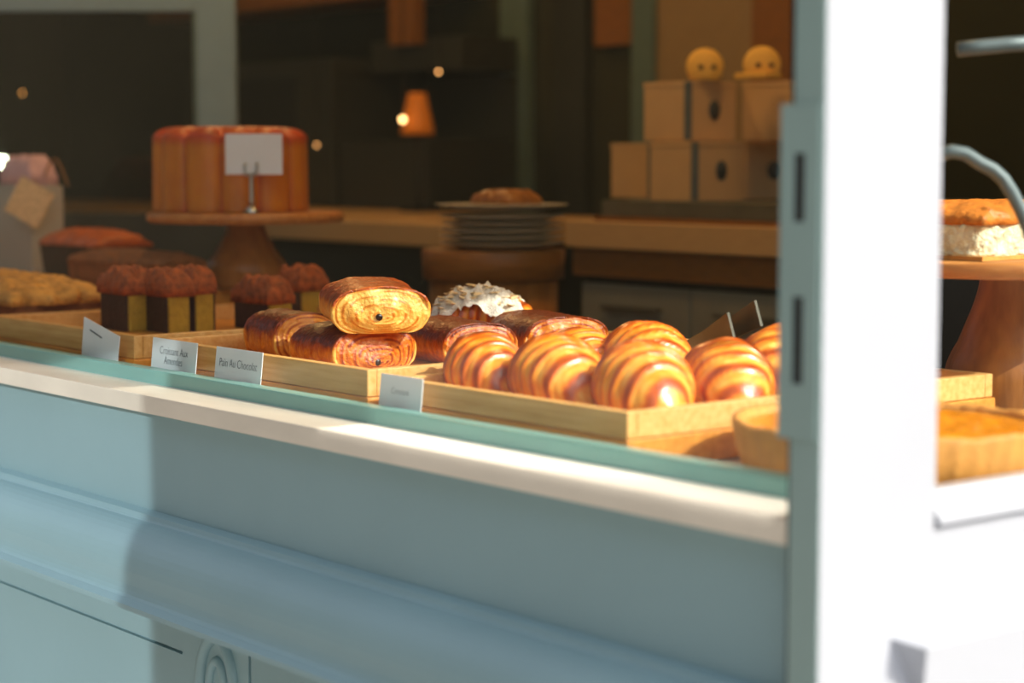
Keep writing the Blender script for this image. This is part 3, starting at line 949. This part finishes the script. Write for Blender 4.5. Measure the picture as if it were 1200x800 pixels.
# gift boxes
def gift(label, loc, s, rz=0.0, emblem=True, band=True):
    t = thing('gift_box', label, 'box', loc, rz, 'tan gift boxes stacked on the sideboard')
    box('carton', -s / 2, s / 2, -s / 2, s / 2, 0, BH, 'kraft', t, 0.0015)
    box('lid', -s / 2 - 0.001, s / 2 + 0.001, -s / 2 - 0.001, s / 2 + 0.001, BH * 0.92, BH + 0.001, 'kraft', t, 0.001)
    if band:
        box('ribbon', s / 2 - 0.009, s / 2 + 0.0018, -s / 2 - 0.0018, -s / 2 + 0.006, 0.001, BH * 0.999, 'box_blue', t)
    if emblem:
        o = lathe('emblem', [(0.0, -0.0006), (0.0125, -0.0006), (0.0125, 0.0006), (0.0, 0.0006)], 'emblem', t, 24)
        o.location = (s / 2 + 0.0012, 0.004, BH * 0.52)
        o.rotation_euler = (0, PI / 2, 0)
        o.scale = (1.3, 1, 1)
    return t
BS = 0.108
BH = 0.096
def gp(px_corner, d, z, s=BS):
    # the corner between the two visible sides stands at this point
    return (px_corner[0] - s / 2, px_corner[1] + s / 2, z)
zb = 1.1365
gift('tan gift box at the left end of the lower row', gp((-1.5847, 1.3320, 1.1925), 0, zb), BS, 0, False, True)
gift('second tan gift box of the lower row, its printed oval half covered', gp((-1.3540, 1.2150, 1.1931), 0, zb), BS)
gift('tan gift box at the right end of the lower row with a dark printed oval', (-1.4328, 1.4641, 1.1365), BS, R(-38), True, False)
bpy.context.view_layer.update()
gift('tan gift box on the upper row with a dark printed oval', gp((-1.3815, 1.2250, 1.2834), 0, zb + BH + 0.003), BS)
gift('brightly lit tan gift box at the right end of the upper row', gp((-1.2687, 1.3450, 1.2830), 0, zb + BH + 0.003), BS, 0, False, False)

def ornament(label, loc):
    t = thing('ornament', label, 'ornament', loc, R(51), 'round yellow ornaments on the gift boxes')
    prof = []
    for k in range(17):
        a = -PI / 2 + PI * k / 16
        prof.append((max(0.0005, 0.031 * math.cos(a)), 0.012 * math.sin(a)))
    o = lathe('disc', prof, 'yellow', t, 36)
    o.rotation_euler = (PI / 2, 0, 0)
    o.location = (0, 0, 0.0215)
    for q in o.data.vertices:          # the disc's local Y ends up along world Z
        q.co.y = max(q.co.y, -0.0212)
    for k in (-1, 1):
        e = lathe('dark_dot', [(0.0004, -0.002), (0.0042, -0.001), (0.0042, 0.001), (0.0004, 0.002)], 'chocolate', t, 14)
        e.rotation_euler = (PI / 2, 0, 0)
        e.location = (0.0105 * k + 0.003, -0.0115, 0.021)
    return t
zo = zb + 2 * BH + 0.0055
a_ = (-1.3802, 1.2600, 1.3327)
ornament('round yellow ornament with two dark dots on the middle of the upper boxes', (a_[0], a_[1], zo))
a_ = (-1.2795, 1.2900, 1.3302)
ornament('round yellow ornament with two dark dots at the right, by the post', (a_[0], a_[1], zo))
tag(box('lit_lid', -1.315, -1.245, 1.262, 1.300, zo, zo + 0.009, 'yellow', bev=0.002), 'bright strip of a lit box lid between the two round ornaments', 'tray')  # yellow strip added for the light on a box lid

# plates on a wooden tub
tb = thing('wooden_tub', 'round wooden tub carrying the stack of plates', 'tub', (-1.4498, 0.8725, 1.2000))
tb.location.z = 0
tz = 1.066
lathe('rim', [(0.095, tz - 0.048), (0.110, tz - 0.046), (0.112, tz - 0.002), (0.110, tz)], 'orange_wood', tb, 64)
lathe('body', [(0.080, 0.0), (0.098, 0.10), (0.101, tz - 0.049)], 'walnut', tb, 64)
P0 = (-1.4257, 0.8704, 1.2000)
pl0 = None
for k in range(6):
    rr = [0.097, 0.097, 0.096, 0.096, 0.099, 0.104][k]
    z = tz + 0.0008 + k * 0.0105
    if k == 5:
        z += 0.006
    o = lathe('plate', [(rr * 0.55, 0), (rr * 0.62, 0.001), (rr * 0.95, 0.0085), (rr, 0.0102), (rr * 0.97, 0.0104), (rr * 0.6, 0.0035)], 'ceramic', None, 64)
    o.location = (P0[0], P0[1], z)
    lab = ['lowest plate of the stack on the wooden tub', 'second plate from the bottom of the stack', 'third plate from the bottom of the stack',
           'fourth plate from the bottom of the stack', 'fifth plate, just under the topmost wide one', 'topmost wide plate of the stack on the wooden tub'][k]
    tag(o, lab, 'plate', 'stack of cream plates')
w = thing('bread_heap', 'dim brown bread heap lying on the topmost plate', 'bread', (P0[0], P0[1] + 0.01, tz + 0.0695))
lump('crust', 0.09, 0.07, 0.016, 3, 'walnut', w, 0.0, 16, 0.5)

# ------------------------------------------------------------------ dim back wall
def trim(n, *a, label=None):
    return struct(box('trim_%d' % n, *a), label)
trim(5, -2.93, -2.825, 2.055, 2.079, 0, 2.59, 'teal_frame', label='grey green upright on the back wall left of the boxes')
trim(6, -2.73, -2.61, 2.06, 2.079, 0, 2.59, 'charcoal', label='dark upright on the back wall')
trim(7, -2.44, -2.366, 2.055, 2.079, 0, 2.59, 'teal_frame', label='teal grey upright behind the gift boxes')
struct(box('wall_niche', -2.363, -2.057, 2.064, 2.079, 0, 2.59, 'beige'), 'plain beige wall panel behind the gift boxes')
trim(8, -2.054, -1.94, 2.055, 2.079, 0, 2.59, 'orange_wood', label='orange brown upright beside the beige panel')
tag(box('wall_panel', -2.57, -2.4425, 2.055, 2.079, 1.472, 2.2, 'orange_wood'), 'small orange brown wooden panel high on the back wall', 'panel')
sh = thing('wall_shelf', 'yellow brown shelf with an upright end at the top of the back wall', 'shelf', (-3.62, 1.95, 1.622))
box('board', -0.75, 0.61, -0.1, 0.12, -0.004, 0.05, 'orange_wood', sh)
box('end_upright', 0.50, 0.61, -0.1, -0.07, -0.13, -0.005, 'orange_wood', sh)
ov = thing('oven', 'dark oven with a smoky glass door at the back', 'oven', (-3.62, 1.86, 1.0845))
box('housing', -0.40, 0.36, -0.09, 0.21, 0, 0.38, 'charcoal', ov, 0.006)
box('glass_door', -0.33, 0.20, -0.098, -0.091, 0.20, 0.34, 'black', ov, 0.003)
box('lower_door', -0.33, 0.20, -0.098, -0.091, 0.03, 0.17, 'black', ov, 0.003)
tube('handle', [(-0.30, -0.11, 0.185), (0.0, -0.112, 0.185), (0.18, -0.11, 0.185)], 0.006, 'steel', ov)
gc = thing('glass_cabinet', 'low dark glass cabinet at the back between the oven and the upright', 'cabinet', (-3.05, 1.86, 1.0845))
box('frame', -0.19, 0.19, -0.08, 0.21, 0.0, 0.17, 'charcoal', gc, 0.003)
box('shelf_glass', -0.19, 0.19, -0.09, 0.21, 0.33, 0.338, 'glass', gc)
box('back_panel', -0.19, 0.19, 0.19, 0.21, 0.171, 0.329, 'charcoal', gc)
box('upper_case', -0.19, 0.19, 0.02, 0.21, 0.339, 0.42, 'charcoal', gc, 0.003)

# small lamps far back, each a warm point; the white one imitates a reflection
def lamp(label, p, r, m='bulb'):
    t = thing('hanging_bulb', label, 'lamp', p, 0, 'small bulbs glowing at the back')
    prof = [(max(0.0004, r * math.cos(-PI / 2 + PI * k / 10)), r * math.sin(-PI / 2 + PI * k / 10)) for k in range(11)]
    lathe('bulb', prof, m, t, 16)
    tube('cord', [(0, 0, r), (0, 0, 0.3), (0, 0, 2.599 - p[2])], 0.0015, 'black', t, 6)
lamp('brightest warm bulb glowing beside the amber shade', (-2.7392, 1.6200, 1.2976), 0.0065)
lamp('faint warm bulb above and right of the amber shade', (-2.6004, 1.6200, 1.4015), 0.0035, 'bulb_dim')
lamp('warm bulb glowing through the framed screen at upper left', (-3.8522, 1.2000, 1.3791), 0.0045, 'bulb_dim')
lamp('dim bulb right of the brioche card', (-3.1019, 1.6200, 1.2415), 0.003, 'bulb_dim')
lamp('brilliant white highlight, a reflection built as a glowing ball above the paper bag', (-3.2036, 0.8503, 1.2000), 0.013, 'highlight_white')  # reflected highlight, added as a glowing ball on a cord
am = thing('amber_shade', 'small glowing amber lampshade in the dark background', 'lamp', (-2.7655, 1.6800, 1.2752))
am.location.z = 1.1
box('base', -0.03, 0.03, -0.03, 0.03, -0.0155, 0.0, 'black', am)
tube('stem', [(0, 0, 0), (0, 0, 0.05), (0, 0, 0.20)], 0.005, 'black', am)
lathe('shade', [(0.040, 0.165), (0.036, 0.19), (0.025, 0.24), (0.021, 0.26)], 'amber_glow', am, 32)
